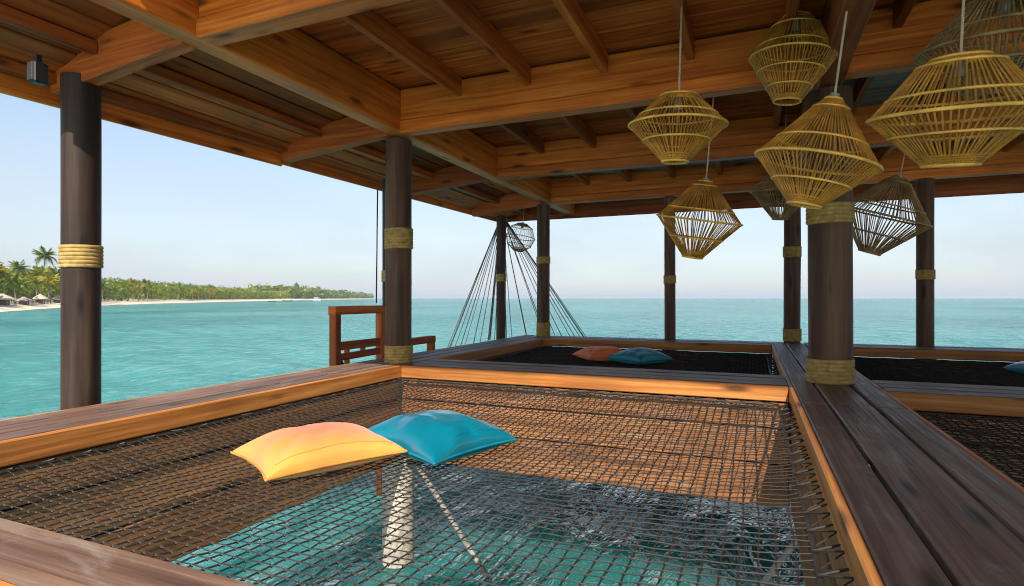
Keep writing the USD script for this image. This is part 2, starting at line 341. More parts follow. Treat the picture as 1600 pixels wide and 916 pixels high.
# posts and their rope wraps
def log(x, y, z0, z1, d, seed):
    n, k = 22, 26
    z = np.linspace(z0, z1, k); ang = np.arange(n) * 2 * np.pi / n
    P = np.stack(np.broadcast_arrays(np.cos(ang)[None], np.sin(ang)[None], z[:, None] * .9), -1)
    r = d / 2 * (1 + .05 * (meshkit.fbm(P * 1.3 + seed * 7, 3, seed) - .5))
    bend = .012 * (meshkit.noise(np.stack([z * .8, z * 0 + seed, z * 0], -1), 1) - .5)
    v = np.stack([x + bend[:, None] + r * P[..., 0], y + r * P[..., 1], np.broadcast_to(z[:, None], r.shape)], -1).reshape(-1, 3)
    i, j = np.meshgrid(np.arange(k - 1), np.arange(n), indexing='ij'); j2 = (j + 1) % n
    q = np.stack([i * n + j, i * n + j2, (i + 1) * n + j2, (i + 1) * n + j], -1).reshape(-1, 4)
    return v, np.vstack([q[:, [0, 1, 2]], q[:, [0, 2, 3]]])
def wrap(x, y, zc, h, d, coils):
    prof, rr = [], h / coils / 2
    for c in range(coils):
        for a in np.linspace(-80, 80, 7):
            a = math.radians(a); prof.append((d / 2 + .004 + rr * math.cos(a) * .6, zc - h / 2 + rr * (2 * c + 1) + rr * math.sin(a)))
    prof = [(d / 2 - .01, prof[0][1])] + prof + [(d / 2 - .01, prof[-1][1])]
    v, f = revolve(prof, 28)
    v = v.copy(); ang = np.arctan2(v[:, 1], v[:, 0]); v[:, 2] += ang / (2 * np.pi) * (rr * .9)
    return v + np.array([x, y, 0]), f
def post(x, y, d, z0, z1, wraps, label=None):
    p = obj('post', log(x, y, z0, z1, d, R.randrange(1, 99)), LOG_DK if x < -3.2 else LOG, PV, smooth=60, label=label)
    for zc, h in wraps:
        obj('rope_wrap', wrap(x, y, zc, h, d, max(3, round(h / .024))), ROPE, p, smooth=60)
    return p
TOPZ = 1.90
post(.468, 4.26, .262, -.034, TOPZ, [(.08, .155), (1.10, .13)])
post(-2.80, 4.13, .222, -.034, TOPZ, [(.075, .15), (1.06, .175)])
post(-3.74, 2.16, .20, SEA - 1, TOPZ - .02, [(.80, .135)], 'outer post standing in the sea, beach behind it')
post(-2.80, 7.80, .185, -.034, TOPZ, [(.09, .22), (1.10, .10)])
post(.45, 7.82, .19, -.034, TOPZ, [(.10, .15), (1.12, .13)])
post(-1.02, 7.84, .145, -.034, TOPZ, [(.80, .11)])
post(1.82, 7.84, .172, -.034, TOPZ, [(.82, .11)])
post(3.85, 7.8, .18, -.034, TOPZ, [(.09, .15)])
post(3.85, 4.2, .22, -.034, TOPZ, [(.09, .15)])
post(-3.74, 5.37, .20, SEA - 1, TOPZ - .03, [(.80, .13)])
post(-3.74, 8.4, .155, SEA - 1, TOPZ - .03, [(.88, .12)])
for x, y, d in ((-2.80, 4.13, .27), (.468, 4.26, .3), (-2.8, 7.8, .25), (.45, 7.82, .25), (3.85, 4.2, .27), (3.85, 7.8, .27), (-1.02, 7.84, .2), (1.82, 7.84, .2)):
    obj('pile', log(x, y, SEA - 1.2, -.05, d, R.randrange(99)), PILE, PV, smooth=60)
obj('pile', log(-3.02, 4.36, SEA - 1.2, -.05, .15, 5), LOG, PV, smooth=60)
for a, b in (((-2.62, 4.1, -.82), (-1.62, 4.12, -2.1)), ((.36, 4.1, -.86), (-.55, 4.12, -2.3))):
    t = np.linspace(0, 1, 14)[:, None]
    obj('brace_rope', tube(np.array(a) * (1 - t) + np.array(b) * t, .022, 8), CORD_GREY, PV, smooth=50)

# ------------------------------------------------------------------ pavilion: roof
RF = part('roof', PV, 'brown plank roof on orange beams, seen from below')
ZB0, ZB1, ZP = 1.91, 2.275, 2.285            # beam bottom, beam top, underside of the planks
XM = [-2.75, .46, 3.7]; YN = [.2, 2.16, 4.02, 5.95, 7.84]
XL, XR, Y0, Y1 = -4.0, 5.0, -1.6, 9.0
YF, XS = 1.52, .9      # unseen roof edges: YF lets sun onto the net, added XS part shades the walkway
# Y beams over the post lines
for x in XM:
    e = [-.8, 2.09, 3.95, 5.88, 7.77, 9.0]
    obj('long_beam', box(x - .07, x + .07, (YF + .02 if x < 0 else 2.05 if x < XS else Y0 + .02), 8.97, ZB0 + .012, ZB1, .008), OR[1] if x < 0 else BR[1], RF)
# X beams: one piece per bay, doubled with a lower board
for y in YN:
    xs = [(-2.68, .39), (.53, 3.63)] if y > YF else [(XS, 3.63)]  # nearest beams carry the added right section, out of view
    for x0, x1 in xs:
        m = OR[0]
        obj('cross_beam', box(x0, x1, y - .05, y + .05, ZB0 + .105, ZB1 - .002, .008), m, RF)
        obj('lower_board', box(x0, x1, y - .066, y + .066, ZB0, ZB0 + .103, .008), m, RF)
    if y > YF: obj('outrigger', bar((-2.82, y, (ZB0 + ZB1) / 2 - .06), (-3.97, y, (ZB0 + ZB1) / 2 - .17), .1, .24, .008), BR[0], RF)
    obj('outrigger', bar((3.77, y, (ZB0 + ZB1) / 2 - .06), (4.97, y, (ZB0 + ZB1) / 2 - .17), .1, .24, .008), BR[0], RF)
# joists between the cross beams
for q in range(len(YN)):
    ya = YN[q] + .052
    yb = YN[q + 1] - .052 if q + 1 < len(YN) else Y1 - .05
    for x in np.arange(-2.13, 3.6, .583):
        if min(abs(x - m) for m in XM) < .1: continue
        if x < XS and q == 0: continue
        obj('joist', box(x - .025, x + .025, ya, yb, ZP - .148, ZP - .002, .005), BR[1], RF)
# ceiling planks running across the joists
y = Y0
while y < Y1 - .05:
    w = .142
    for x0, x1 in ((-2.752, .46), (.462, 3.7)):
        if y < YF:
            if x0 < 0: continue
            x0 = XS  # unseen near-right planks, added to shade the walkway
        dz = R.uniform(-.003, .003)
        obj('ceiling_plank', box(x0, x1 - .004, y, min(y + w - .004, Y1), ZP + dz, ZP + .024 + dz, .006), ST if y > 4.0 and x0 > -2 or y > 6.2 else BR[0], RF)
    y += w
# sloping overhang: planks along the eave and purlins
def over(side, t):            # 0 at the beam, 1 at the eave
    x = (-2.75 if side < 0 else 3.7) + side * 1.25 * t
    return x, ZP + .03 - .415 * t
for side in (-1, 1):
    for k in range(8):
        (xa, za), (xb, zb) = over(side, k / 8 + .003), over(side, (k + 1) / 8 - .006)
        for ya, yb in ((YF if side < 0 else Y0, 2.16), (2.164, 5.95), (5.954, Y1)):
            d = np.array([xb - xa, 0, zb - za]); L = np.linalg.norm(d)
            c = np.array([(xa + xb) / 2, 0, (za + zb) / 2]) + np.array([0, 0, R.uniform(-.003, .003)])
            obj('ceiling_plank', bar(c + [0, ya, 0], c + [0, yb, 0], L, .022, .005, up=np.cross(d / L, [0, 1, 0]) * (1 if side > 0 else -1)), BR[1], RF)
    for t in (.3, .62):
        x, z = over(side, t)
        for q in range(len(YN) + 1):
            if q < 1 and side < 0: continue
            ya = max(YN[q - 1] + .052, YF if side < 0 else Y0) if q else Y0; yb = YN[q] - .052 if q < len(YN) else Y1 - .03
            obj('purlin', box(x - .03, x + .03, ya, yb, z - .09, z - .018, .005), OR[1] if t < .5 else BR[1], RF)
# fascia boards
ez0, ez1 = 1.725, 1.86
for side, x in ((-1, XL), (1, XR)):
    ys = [YF if side < 0 else Y0, 4.02, Y1]
    for ya, yb in zip(ys[:-1], ys[1:]):
        za, zb = np.interp([ya, yb], [Y0, Y1], [ez0, ez1]); st = -.02 if yb < 4.1 else 0
        obj('fascia', bar((x + side * .01, ya, za + .09 + st), (x + side * .01, yb - .003, zb + .09 + st), .03, .2, .006), OR[1], RF)
        obj('eave_board', bar((x - side * .06, ya, za + .13 + st), (x - side * .06, yb - .003, zb + .13 + st), .1, .06, .006), BR[1], RF)
obj('fascia', box(XL, XR, Y1 - .015, Y1 + .015, 1.86, 2.16, .006), BR[0], RF)
obj('fascia', box(XS - .07, XR, Y0 - .03, Y0 - .002, 1.9, 2.28, .006), BR[0], RF)  # front edge of the added shading section, out of view
obj('fascia', box(XL, XS - .07, YF - .03, YF - .002, 2.25, 2.36, .006), BR[0], RF)  # unseen front edge, kept shallow so sun reaches the deck face
# the weatherproof covering above the planks
def cover(cv, ya, yb):
    n = len(cv); v = [(x, yy, z + dz) for yy in (ya, yb) for dz in (0, .06) for x, z in cv]; f = []
    for k in range(n - 1):
        f += [(k, k + 1, 2 * n + k + 1, 2 * n + k), (n + k, 3 * n + k, 3 * n + k + 1, n + k + 1), (k, n + k, n + k + 1, k + 1), (2 * n + k, 2 * n + k + 1, 3 * n + k + 1, 3 * n + k)]
    f += [(0, 2 * n, 3 * n, n), (n - 1, 2 * n - 1, 4 * n - 1, 3 * n - 1)]
    obj('roof_cover', (np.array(v), np.array(f)), BR[1], RF)
cover([(XL - .06, 1.93), (-2.75, 2.37), (XS - .08, 2.37)], YF - .05, Y1 + .05)
cover([(XS - .08, 2.37), (3.7, 2.37), (XR + .06, 1.93)], Y0 - .05, Y1 + .05)  # also covers the added near-right section that shades the walkway

# ------------------------------------------------------------------ hammock nets
def hammock_net(x0, x1, y0, y1, label, dents=(), step=.045, fine=True):
    t = thing('hammock_net', label, 'net', ((x0 + x1) / 2, (y0 + y1) / 2, -.1))
    o = np.array([(x0 + x1) / 2, (y0 + y1) / 2, -.1])
    ins = .062; X0, X1, Y0_, Y1_ = x0 + .03, x1 - ins, y0 + .03, y1 - .03
    nx, ny = round((X1 - X0) / step), round((Y1_ - Y0_) / step)
    xs, ys = np.linspace(X0, X1, nx + 1), np.linspace(Y0_, Y1_, ny + 1)
    U, V = np.meshgrid(xs, ys, indexing='ij')
    def sag(X, Y):
        u, w = (X - X0) / (X1 - X0), (Y - Y0_) / (Y1_ - Y0_)
        z = -.115 - .07 * np.clip(4 * u * (1 - u), 0, 1) ** .7 * np.clip(4 * w * (1 - w), 0, 1) ** .7
        for cx, cy, r, dp in dents: z = z - dp * np.exp(-((X - cx) ** 2 + (Y - cy) ** 2) / r ** 2)
        return z
    JX = NR.normal(0, .0012, U.shape) + .006 * (meshkit.noise(np.stack([U * 2.1, V * 2.1, U * 0], -1), 3) - .5)
    JY = NR.normal(0, .0012, U.shape) + .006 * (meshkit.noise(np.stack([U * 2.1, V * 2.1, U * 0 + 9], -1), 4) - .5)
    P = np.stack([U + JX, V + JY, sag(U, V) + NR.normal(0, .002, U.shape)], -1) - o
    ms = []
    cr = .0027 if fine else .0042
    for i in range(nx + 1): ms.append(tube(P[i], cr, 4, caps=False))
    for j in range(ny + 1): ms.append(tube(P[:, j] + [0, 0, .003], cr * .74, 4, caps=False))
    if fine:
        oc = np.array([(1, 0, 0), (-1, 0, 0), (0, 1, 0), (0, -1, 0), (0, 0, 1), (0, 0, -1)], float) * .0062
        of = np.array([(0, 2, 4), (2, 1, 4), (1, 3, 4), (3, 0, 4), (2, 0, 5), (1, 2, 5), (3, 1, 5), (0, 3, 5)])
        C = P.reshape(-1, 3); n = len(C)
        ms.append(((C[:, None] + oc[None]).reshape(-1, 3), (of[None] + 6 * np.arange(n)[:, None, None]).reshape(-1, 3)))
    obj('mesh_cords', cat_mesh(ms), CORD_DARK, t, smooth=False, kind='stuff')
    ring = np.vstack([P[:, 0], P[-1, 1:], P[::-1, -1][1:], P[0, ::-1][1:-1]])
    obj('border_rope', tube(ring, .0085, 6, closed=True), CORD_DARK, t, smooth=True)
    lac = []
    for side in range(4):
        n = round(((y1 - y0) if side % 2 else (x1 - x0)) / .037)
        pts = []
        for k in range(n + 1):
            f = .02 + .96 * k / n; outer = k % 2
            off = (-.004 if side == 1 else .004) if outer else (ins + .006 if side == 1 else .036)
            zz = (-.085 if side == 1 else -.116) + R.uniform(-.008, .008) if outer else None
            if side == 0: p = (x0 + (x1 - x0) * f, y0 + off)
            elif side == 1: p = (x1 - off, y0 + (y1 - y0) * f)
            elif side == 2: p = (x1 - (x1 - x0) * f, y1 - off)
            else: p = (x0 + off, y1 - (y1 - y0) * f)
            z = zz if zz is not None else float(sag(np.array(p[0]), np.array(p[1]))) + (.012 if k % 4 else -.012)
            pts.append((*p, z))
        lac.append(tube(np.array(pts) - o, .0032, 4))
    obj('lacing', cat_mesh(lac), CORD_DARK, t, kind='stuff')
hammock_net(-2.66, .21, .82, 3.95, 'large dark mesh net in front, carrying the orange and blue cushions', [(-1.83, 2.05, .42, .035), (-1.42, 2.5, .42, .035)])
hammock_net(-2.66, .21, 4.5, 7.35, 'black net in the far left bay under the coral and dark teal cushions', [(-1.62, 6.65, .4, .03), (-1.15, 6.5, .4, .03)], fine=False, step=.036)
hammock_net(.735, 3.6, .82, 3.95, 'dark net at the right edge, in shade beside the plank walkway', fine=False, step=.04)
hammock_net(.735, 3.6, 4.5, 7.35, 'black net in the far right bay behind the thick post', fine=False, step=.036)

# ------------------------------------------------------------------ cushions
def pillow(a, b, th, seed, n=44):
    g = np.linspace(-1, 1, n + 1); g = np.sign(g) * (1 - (1 - np.abs(g)) ** 1.35)
    U, V = np.meshgrid(g, g, indexing='ij')
    X, Y = a / 2 * U * (1 - .10 * (1 - V ** 2) * np.abs(U)), b / 2 * V * (1 - .10 * (1 - U ** 2) * np.abs(V))
    base = np.clip((1 - U ** 2), 0, 1) ** .40 * np.clip((1 - V ** 2), 0, 1) ** .40
    P = np.stack([X * 5, Y * 5, X * 0 + seed], -1)
    wr = meshkit.fbm(P, 4, seed) - .5
    rad = (meshkit.noise(np.stack([np.arctan2(V, U) * 3.2, np.hypot(U, V) * .8, U * 0 + seed], -1), seed + 3) - .5) * np.clip(np.hypot(U, V) - .35, 0, 1)
    top = th * .66 * base * (1 + .40 * wr + .52 * rad); bot = -th * .34 * base
    top, bot = np.where(base > 0, top, 0), np.where(base > 0, bot, 0)
    m = n + 1; i, j = np.meshgrid(np.arange(n), np.arange(n), indexing='ij')
    q = np.stack([i * m + j, (i + 1) * m + j, (i + 1) * m + j + 1, i * m + j + 1], -1).reshape(-1, 4)
    vt = np.stack([X, Y, top], -1).reshape(-1, 3); vb = np.stack([X, Y, bot], -1).reshape(-1, 3)
    bod = trimesh.Trimesh(*cat_mesh([(vt, q), (vb, q[:, ::-1])]), process=True); bod.merge_vertices()
    edge = np.concatenate([np.stack([X[:, 0], Y[:, 0]], -1), np.stack([X[-1, 1:], Y[-1, 1:]], -1), np.stack([X[::-1, -1], Y[::-1, -1]], -1)[1:], np.stack([X[0, ::-1], Y[0, ::-1]], -1)[1:-1]])
    edge = np.column_stack([edge, np.zeros(len(edge))])
    return bod, tube(edge, .0065, 6, closed=True), (X, Y, top)
def cushion(loc, rz, a, b, th, mat, seam, label, seed, tilt=(0, 0)):
    t = thing('cushion', label, 'cushion', loc, rz)
    bod, pipe, (X, Y, top) = pillow(a, b, th, seed)
    sl = lambda m: (np.asarray(m[0]) + np.column_stack([np.zeros(len(m[0])), np.zeros(len(m[0])), np.asarray(m[0])[:, 0] * tilt[0] + np.asarray(m[0])[:, 1] * tilt[1]]), m[1])
    obj('pad', sl((bod.vertices, bod.faces)), mat, t, smooth=True)
    obj('piping', sl(pipe), seam, t, smooth=True)
    # stitched seam a little in from the edge
    k = 5
    ln = np.stack([X[k:-k, k], Y[k:-k, k], top[k:-k, k] + .001], -1)
    obj('stitched_seam', sl(tube(ln, .0016, 4)), seam, t)
cushion((-1.83, 2.05, -.152), 61, .60, .58, .172, F_ORANGE, SEAM_O, 'plump orange cushion on the front net, sunlight painted yellow towards its edges', 3, (.02, -.03))
cushion((-1.435, 2.45, -.145), 73, .55, .56, .19, F_TEAL, SEAM_T, 'shiny turquoise blue cushion behind the orange one on the front net', 8, (.0, .04))
cushion((-1.66, 6.62, -.13), 40, .50, .50, .18, F_RED, SEAM_O, 'coral red cushion on the far black net', 12)
cushion((-1.18, 6.46, -.13), 58, .52, .52, .17, F_TEAL2, SEAM_T, 'dark teal cushion lying beside the coral one on the far black net', 21)
cushion((2.60, 6.80, -.13), 20, .56, .56, .19, F_TEAL, SEAM_T, 'teal cushion on the far right net, cut by the right edge of the view', 25)

# ------------------------------------------------------------------ lamps
def rotm(tilt_side, tilt_fwd):
    """lean about the view's axes (degrees; side > 0: the top leans to the right)"""
    r, d = np.array([CS, SN, 0.]), np.array([-SN, CS, 0.])
    M = trimesh.transformations.rotation_matrix(math.radians(tilt_side), d)[:3, :3] @ trimesh.transformations.rotation_matrix(math.radians(tilt_fwd), r)[:3, :3]
    return M
PROF = {
    'squat':   [(.19, .30), (.40, .10), (.50, 0.), (.345, -.16), (.13, -.38)],
    'bell':    [(.16, .50), (.29, .37), (.43, .12), (.50, 0.), (.39, -.18), (.265, -.37), (.155, -.54)],
    'diamond': [(.06, .54), (.14, .46), (.36, .17), (.50, 0.), (.315, -.19), (.13, -.38)],
    'wide':    [(.16, .36), (.24, .32), (.40, .12), (.50, 0.), (.365, -.13), (.155, -.33)],
    'kite':    [(.07, .47), (.14, .42), (.385, .13), (.50, 0.), (.315, -.22), (.115, -.46)],
    'round':   [(.16, .46), (.36, .34), (.50, 0.), (.40, -.28), (.17, -.46)]}
def lamp(px, py, wpx, D, shape, label, side=0, fwd=0, ribs=70, mat=None, zc=None, hoops=None, anchor_z=None, yaw=0.0):
    mat = mat or RATTAN
    zc = zc or D * F_PX / wpx; c = at(px, py, zc); D = wpx * zc / F_PX
    prof = np.array(PROF[shape]) * D
    t = thing('pendant_lamp', label, 'lamp', c)
    M = rotm(side, fwd)
    ms = []
    dens = np.concatenate([np.linspace(prof[k], prof[k + 1], 4)[:-1] for k in range(len(prof) - 1)] + [prof[-1:]])
    for k in range(ribs):
        a = 2 * math.pi * (k + R.uniform(-.12, .12)) / ribs + yaw; tw = R.uniform(-.05, .05)
        aa = a + tw * np.linspace(-1, 1, len(dens))
        pts = np.column_stack([dens[:, 0] * np.cos(aa), dens[:, 0] * np.sin(aa), dens[:, 1]])
        ms.append(tube(pts, .0031 * D / .55, 4))
    obj('rib_cage', moved(cat_mesh(ms), M=M), mat, t, smooth=60, kind='stuff')
    al = np.arange(40) * 2 * math.pi / 40
    for k, (r, z) in enumerate(prof):
        rr = (.0075 if k in (0, len(prof) - 1) or r == prof[:, 0].max() else .0055) * D / .55
        obj('hoop', moved(tube(np.column_stack([(r + .002) * np.cos(al), (r + .002) * np.sin(al), z + 0 * al]), rr, 6, closed=True), M=M), RATTAN_HI if mat is RATTAN else mat, t, smooth=True)
    # woven end bands
    for sgn, (p0, p1) in ((1, (prof[0], prof[1])), (-1, (prof[-1], prof[-2]))):
        ms = []
        frac = .30 if sgn < 0 else (.9 if shape in ('diamond', 'kite', 'wide') else .3)
        for q in np.linspace(.0, frac, max(4, int(np.linalg.norm(p1 - p0) * frac / .011))):
            r, z = p0 + (p1 - p0) * q
            wob = .004 * np.cos(al * 20 + 10 * q)
            ms.append(tube(np.column_stack([(r + wob) * np.cos(al), (r + wob) * np.sin(al), z + 0 * al]), .0042, 4, closed=True))
        obj('woven_band', moved(cat_mesh(ms), M=M), mat, t, smooth=60)
    topz = prof[0, 1]
    al8 = np.arange(12) * 2 * math.pi / 12
    obj('bulb_holder', moved(revolve([(0, topz + .03), (.022, topz + .025), (.024, topz - .06), (.019, topz - .07), (0, topz - .071)], 14), M=M), METAL, t, smooth=40)
    sp = [tube([(0, 0, topz + .005), (prof[0, 0] * math.cos(a), prof[0, 0] * math.sin(a), topz)], .004, 4) for a in (0, 2.1, 4.2)]
    obj('spider', moved(cat_mesh(sp), M=M), METAL, t)
    az = anchor_z or ZP - .0
    top = M @ np.array([0, 0, topz + .025]); up = M @ np.array([0, 0, 1.0])
    hgt = az - (c[2] + top[2])
    L = max(hgt, .02); dirx = up * .5 + np.array([0, 0, .5]); dirx = dirx / dirx[2]
    s = np.linspace(0, 1, 10)[:, None]
    pts = top + dirx * L * s
    pts[:, 2] = top[2] + L * s[:, 0]
    obj('cord', tube(pts, .0055 if mat is RATTAN else .004, 6), CORD_PALE, t, smooth=50)
    return t
lamp(1058, 196, 147, .52, 'squat', 'squat rattan lamp with a cut off bottom, in front of the lit cross beam', 2, 5)
lamp(1238, 91, 123, .46, 'bell', 'tall rattan lamp with an open round bottom, highest under the ceiling', 5, 4)
lamp(1275, 253, 178, .56, 'diamond', 'large golden diamond lamp before the thick post, leaning right', 12, 8, ribs=78)
lamp(1492, 180, 232, .64, 'wide', 'widest squat rattan lamp, low at the right edge', -2, 10, ribs=74)
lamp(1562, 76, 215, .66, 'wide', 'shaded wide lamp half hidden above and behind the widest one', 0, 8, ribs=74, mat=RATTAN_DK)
lamp(1092, 344, 127, .60, 'kite', 'golden kite shaped lamp hanging low against the sky', 7, 10, zc=4.3)
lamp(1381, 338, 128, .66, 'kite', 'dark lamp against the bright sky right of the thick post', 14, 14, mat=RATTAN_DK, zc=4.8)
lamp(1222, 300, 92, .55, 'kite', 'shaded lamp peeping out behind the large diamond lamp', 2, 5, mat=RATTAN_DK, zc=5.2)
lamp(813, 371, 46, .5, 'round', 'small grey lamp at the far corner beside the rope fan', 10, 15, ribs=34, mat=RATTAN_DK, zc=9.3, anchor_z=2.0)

# ------------------------------------------------------------------ hanging rope net bed at the far corner
apex = at(786, 345, 9.6)
def rope_fan():
    t = thing('hanging_hammock', 'fan of dark ropes hanging from the far roof corner to a round net bed', 'hammock', apex)
    ctr = np.array([CS, SN, 0]) * .32 + np.array([0, 0, -2.35]); rad = 1.34
    ms = []
    for k in range(24):
        a = 2 * math.pi * (k + R.uniform(-.15, .15)) / 24
        e = ctr + np.array([rad * math.cos(a), rad * math.sin(a), 0])
        s = np.linspace(0, 1, 9)[:, None]; st = np.array([.07 * math.cos(a), .07 * math.sin(a), -.02])
        obj('rope', tube(st * (1 - s) + e * s, .0062, 5), CORD_FAN, t, smooth=60)
    al = np.arange(48) * 2 * math.pi / 48
    obj('hoop', tube(np.column_stack([rad * np.cos(al), rad * np.sin(al), 0 * al]) + ctr, .03, 8, closed=True), ROPE, t, smooth=True)
    for q in np.arange(-rad + .07, rad, .07):
        h = math.sqrt(rad ** 2 - q ** 2)
        for ax in (0, 1):
            x = np.linspace(-h, h, 12); z = -.22 * (1 - (x ** 2 + q ** 2) / rad ** 2)
            p = np.column_stack([x, 0 * x + q, z]) if ax == 0 else np.column_stack([0 * x + q, x, z])
            ms.append(tube(p + ctr, .006, 4, caps=False))
    obj('mesh_cords', cat_mesh(ms), CORD_DARK, t, kind='stuff')
    s = np.linspace(0, 1, 12)[:, None]
    obj('pale_rope', tube(np.array([-.05, 0, -.02]) * (1 - s) + (np.array([-.16, -.2, -2.0])) * s, .02, 6), CORD_GREY, t, smooth=60)
    obj('hanging_knot', revolve([(0, .07), (.06, .05), (.075, 0), (.06, -.06), (.09, -.1), (0, -.12)], 14), ROPE, t, smooth=True)
rope_fan()

# ------------------------------------------------------------------ stair railing outside, cable, black box
def railing():
    t = thing('stair_railing', 'brown wooden stair railing outside the deck behind the middle post', 'railing', (-3.4, 4.0, 0))
    o = np.array([-3.4, 4.0, 0])
    def b(name, p, q, w, h, m): obj(name, bar(np.array(p) - o, np.array(q) - o, w, h, .005, up=(1, 0, 0) if abs(p[2] - q[2]) > abs(p[1] - q[1]) else (0, 0, 1)), m, t)
    X = -3.4
    b('railing_post', (X, 4.03, -.7), (X, 4.03, .47), .075, .075, BR[2])
    b('railing_post', (X, 4.70, -1.4), (X, 4.70, .47), .075, .075, BR[2])
    b('railing_post', (X, 5.66, -.75), (X, 5.66, .08), .075, .075, BR[2])
    b('top_rail', (X, 3.985, .44), (X, 4.745, .44), .085, .075, BR[1])
    b('mid_rail', (X, 4.07, .12), (X, 4.66, .12), .05, .075, BR[1])
    b('mid_rail', (X, 4.07, .02), (X, 4.66, .03), .05, .06, BR[1])
    b('top_rail', (X, 4.74, .08), (X, 5.70, .08), .085, .075, BR[1])
    b('baluster', (X, 4.19, -.3), (X, 4.19, .15), .04, .04, BR[2])
    b('baluster', (X, 4.42, .02), (X, 4.42, .15), .04, .04, BR[2])
    b('diagonal_brace', (X, 4.07, .0), (X, 4.30, -.25), .035, .05, BLACK)
    for k in range(1, 4): b('step', (X - .06, 4.75 + .22 * k, -.2 - .3 * k), (X - .62, 4.75 + .22 * k, -.2 - .3 * k), .2, .04, BR[0])
    b('stringer', (X - .64, 4.95, -.35), (X - .64, 5.75, -1.6), .045, .16, BR[1])
railing()
c0, c1 = at(590, 296, 4.9), at(588, 474, 4.9)
s = np.linspace(0, 1, 10)[:, None]
cb = thing('hanging_cable', 'thin dark cable hanging beside the middle post', 'cable', c0)
obj('strand', tube((c1 - c0) * s, .006, 6), BLACK, cb, smooth=60)
bx = at(60, 115, 3.05)
sp = thing('black_speaker', 'small black speaker box fixed under the eave at the far left', 'speaker', bx)
obj('body', box(-.03, .03, -.035, .035, -.056, .056, .008), BLACK, sp)
obj('front_grille', box(-.024, .024, -.042, -.036, -.048, .048, .003), plain('grille', (.02, .02, .022), .5), sp)
obj('bracket', bar((0, 0, .06), (0, 0, .10), .03, .012, .002, up=(1, 0, 0)), BLACK, sp)

# ------------------------------------------------------------------ shore: palms, undergrowth, huts, boats
def frond(L, droop, seed, nl=16):
    rr = random.Random(seed); ms_v, ms_f = [], []
    s = np.linspace(0, 1, 9)
    rise = rr.uniform(.25, .55)
    x = L * s * (1 - .18 * s); z = L * (rise * s - droop * s ** 2)
    spine = np.column_stack([x, 0 * s, z]); n = 0
    for k in range(nl):
        f = .12 + .88 * k / (nl - 1)
        p = np.array([np.interp(f, s, spine[:, i]) for i in range(3)])
        ll = L * .30 * math.sin(math.pi * min(1, f * .9 + .12)) + .12
        for sg in (-1, 1):
            tip = p + np.array([ll * .55, sg * ll * .75, -ll * rr.uniform(.25, .6)])
            w = np.array([L * .05, 0, 0])
            ms_v += [p - w * .5, p + w, tip]; ms_f.append((n, n + 1, n + 2)); n += 3
    tb = tube(spine, .035 * (1 - .7 * s), 3, caps=False)
    return cat_mesh([(np.array(ms_v), np.array(ms_f)), tb])
def palm_parts(h, lean, nf, L, seed):
    rr = random.Random(seed); s = np.linspace(0, 1, 8)
    pts = np.column_stack([lean * s ** 1.7, .2 * lean * s ** 2, h * s])
    trunk = tube(pts, .17 - .07 * s + .06 * np.exp(-s * 12), 7)
    fr = []
    for k in range(nf):
        a = 2 * math.pi * k * .381966 + rr.uniform(-.2, .2); age = k / nf
        m = frond(L * rr.uniform(.8, 1.1), .25 + .75 * age + rr.uniform(-.1, .1), seed * 50 + k)
        pit = math.radians(42 - 70 * age)
        M = trimesh.transformations.rotation_matrix(a, (0, 0, 1))[:3, :3] @ trimesh.transformations.rotation_matrix(-pit, (0, 1, 0))[:3, :3]
        fr.append(moved(m, pts[-1], M))
    return trunk, cat_mesh(fr)
PALMS = {}
KINDS = [(10.6, 1.2, 26, 3.9), (8.8, -1.4, 24, 4.0), (11.8, .6, 28, 3.7), (6.6, .7, 22, 3.9)]
def palm(kind, leaf, xy, z, rz, sc, label=None, group=None):
    key = (kind, leaf); x, yv = xy
    label = label or ['coconut palm of the dense grove behind the beach', 'leaning coconut palm of the grove behind the beach'][kind % 2]
    group = group or ['upright palms of the grove', 'leaning palms of the grove'][kind % 2]
    if group == '-': group = None
    t = UsdGeom.Xform.Define(stage, numbered('/World', 'palm_tree'))
    t.AddTranslateOp().Set(Gf.Vec3d(float(x), float(yv), float(z))); t.AddRotateZOp().Set(float(rz)); t.AddScaleOp().Set(Gf.Vec3f(sc, sc, sc))
    if key not in PALMS:
        PALMS[key] = t.GetPath()
        tr, cr = palm_parts(*KINDS[kind], seed=kind * 3 + leaf)
        obj('trunk', tr, TRUNK, t.GetPrim(), smooth=50); obj('crown', cr, LEAF[leaf], t.GetPrim())
    else:
        t.GetPrim().GetReferences().AddInternalReference(PALMS[key]); t.GetPrim().SetInstanceable(True)
    tag(t.GetPrim(), label, 'palm tree', group)
def s_of(px, d=0.0):   # distance along the shore at which a point d metres inland stands in a given direction
    ss = np.linspace(0, cum[-1], 3000); P = np.array([inland(q, d) for q in ss])
    zc = -P[:, 0] * SN + P[:, 1] * CS; xc = P[:, 0] * CS + P[:, 1] * SN
    return float(ss[np.argmin(np.abs(800 + F_PX * xc / zc - px))])
SA, SB = s_of(-25), s_of(395)
s, cnt = SA, 0
while s < SB and cnt < 290:
    for d0 in (10, 15, 22, 31, 42, 55):
        d = d0 + R.uniform(-3, 3); ss = s + R.uniform(-2.5, 2.5)
        if d0 == 10 and R.random() < .45: continue
        xy = inland(ss, d)
        palm(R.choice([0, 0, 1, 2, 3, 3]) if d0 > 15 else R.choice([1, 3, 3, 3, 3]), R.choice([0, 0, 1, 2]), xy, land_z(d) - .1, R.uniform(0, 360), R.uniform(.82, 1.05) * (1 - .30 * min(1, (ss - SA) / (SB - SA)))); cnt += 1
    s += 4.4 + max(0, (s - SA) * .027)
st_ = s_of(66, 20); palm(2, 1, inland(st_, 20), land_z(20), 40, 1.22, 'tallest coconut palm, rising above the grove left of the outer post', '-')

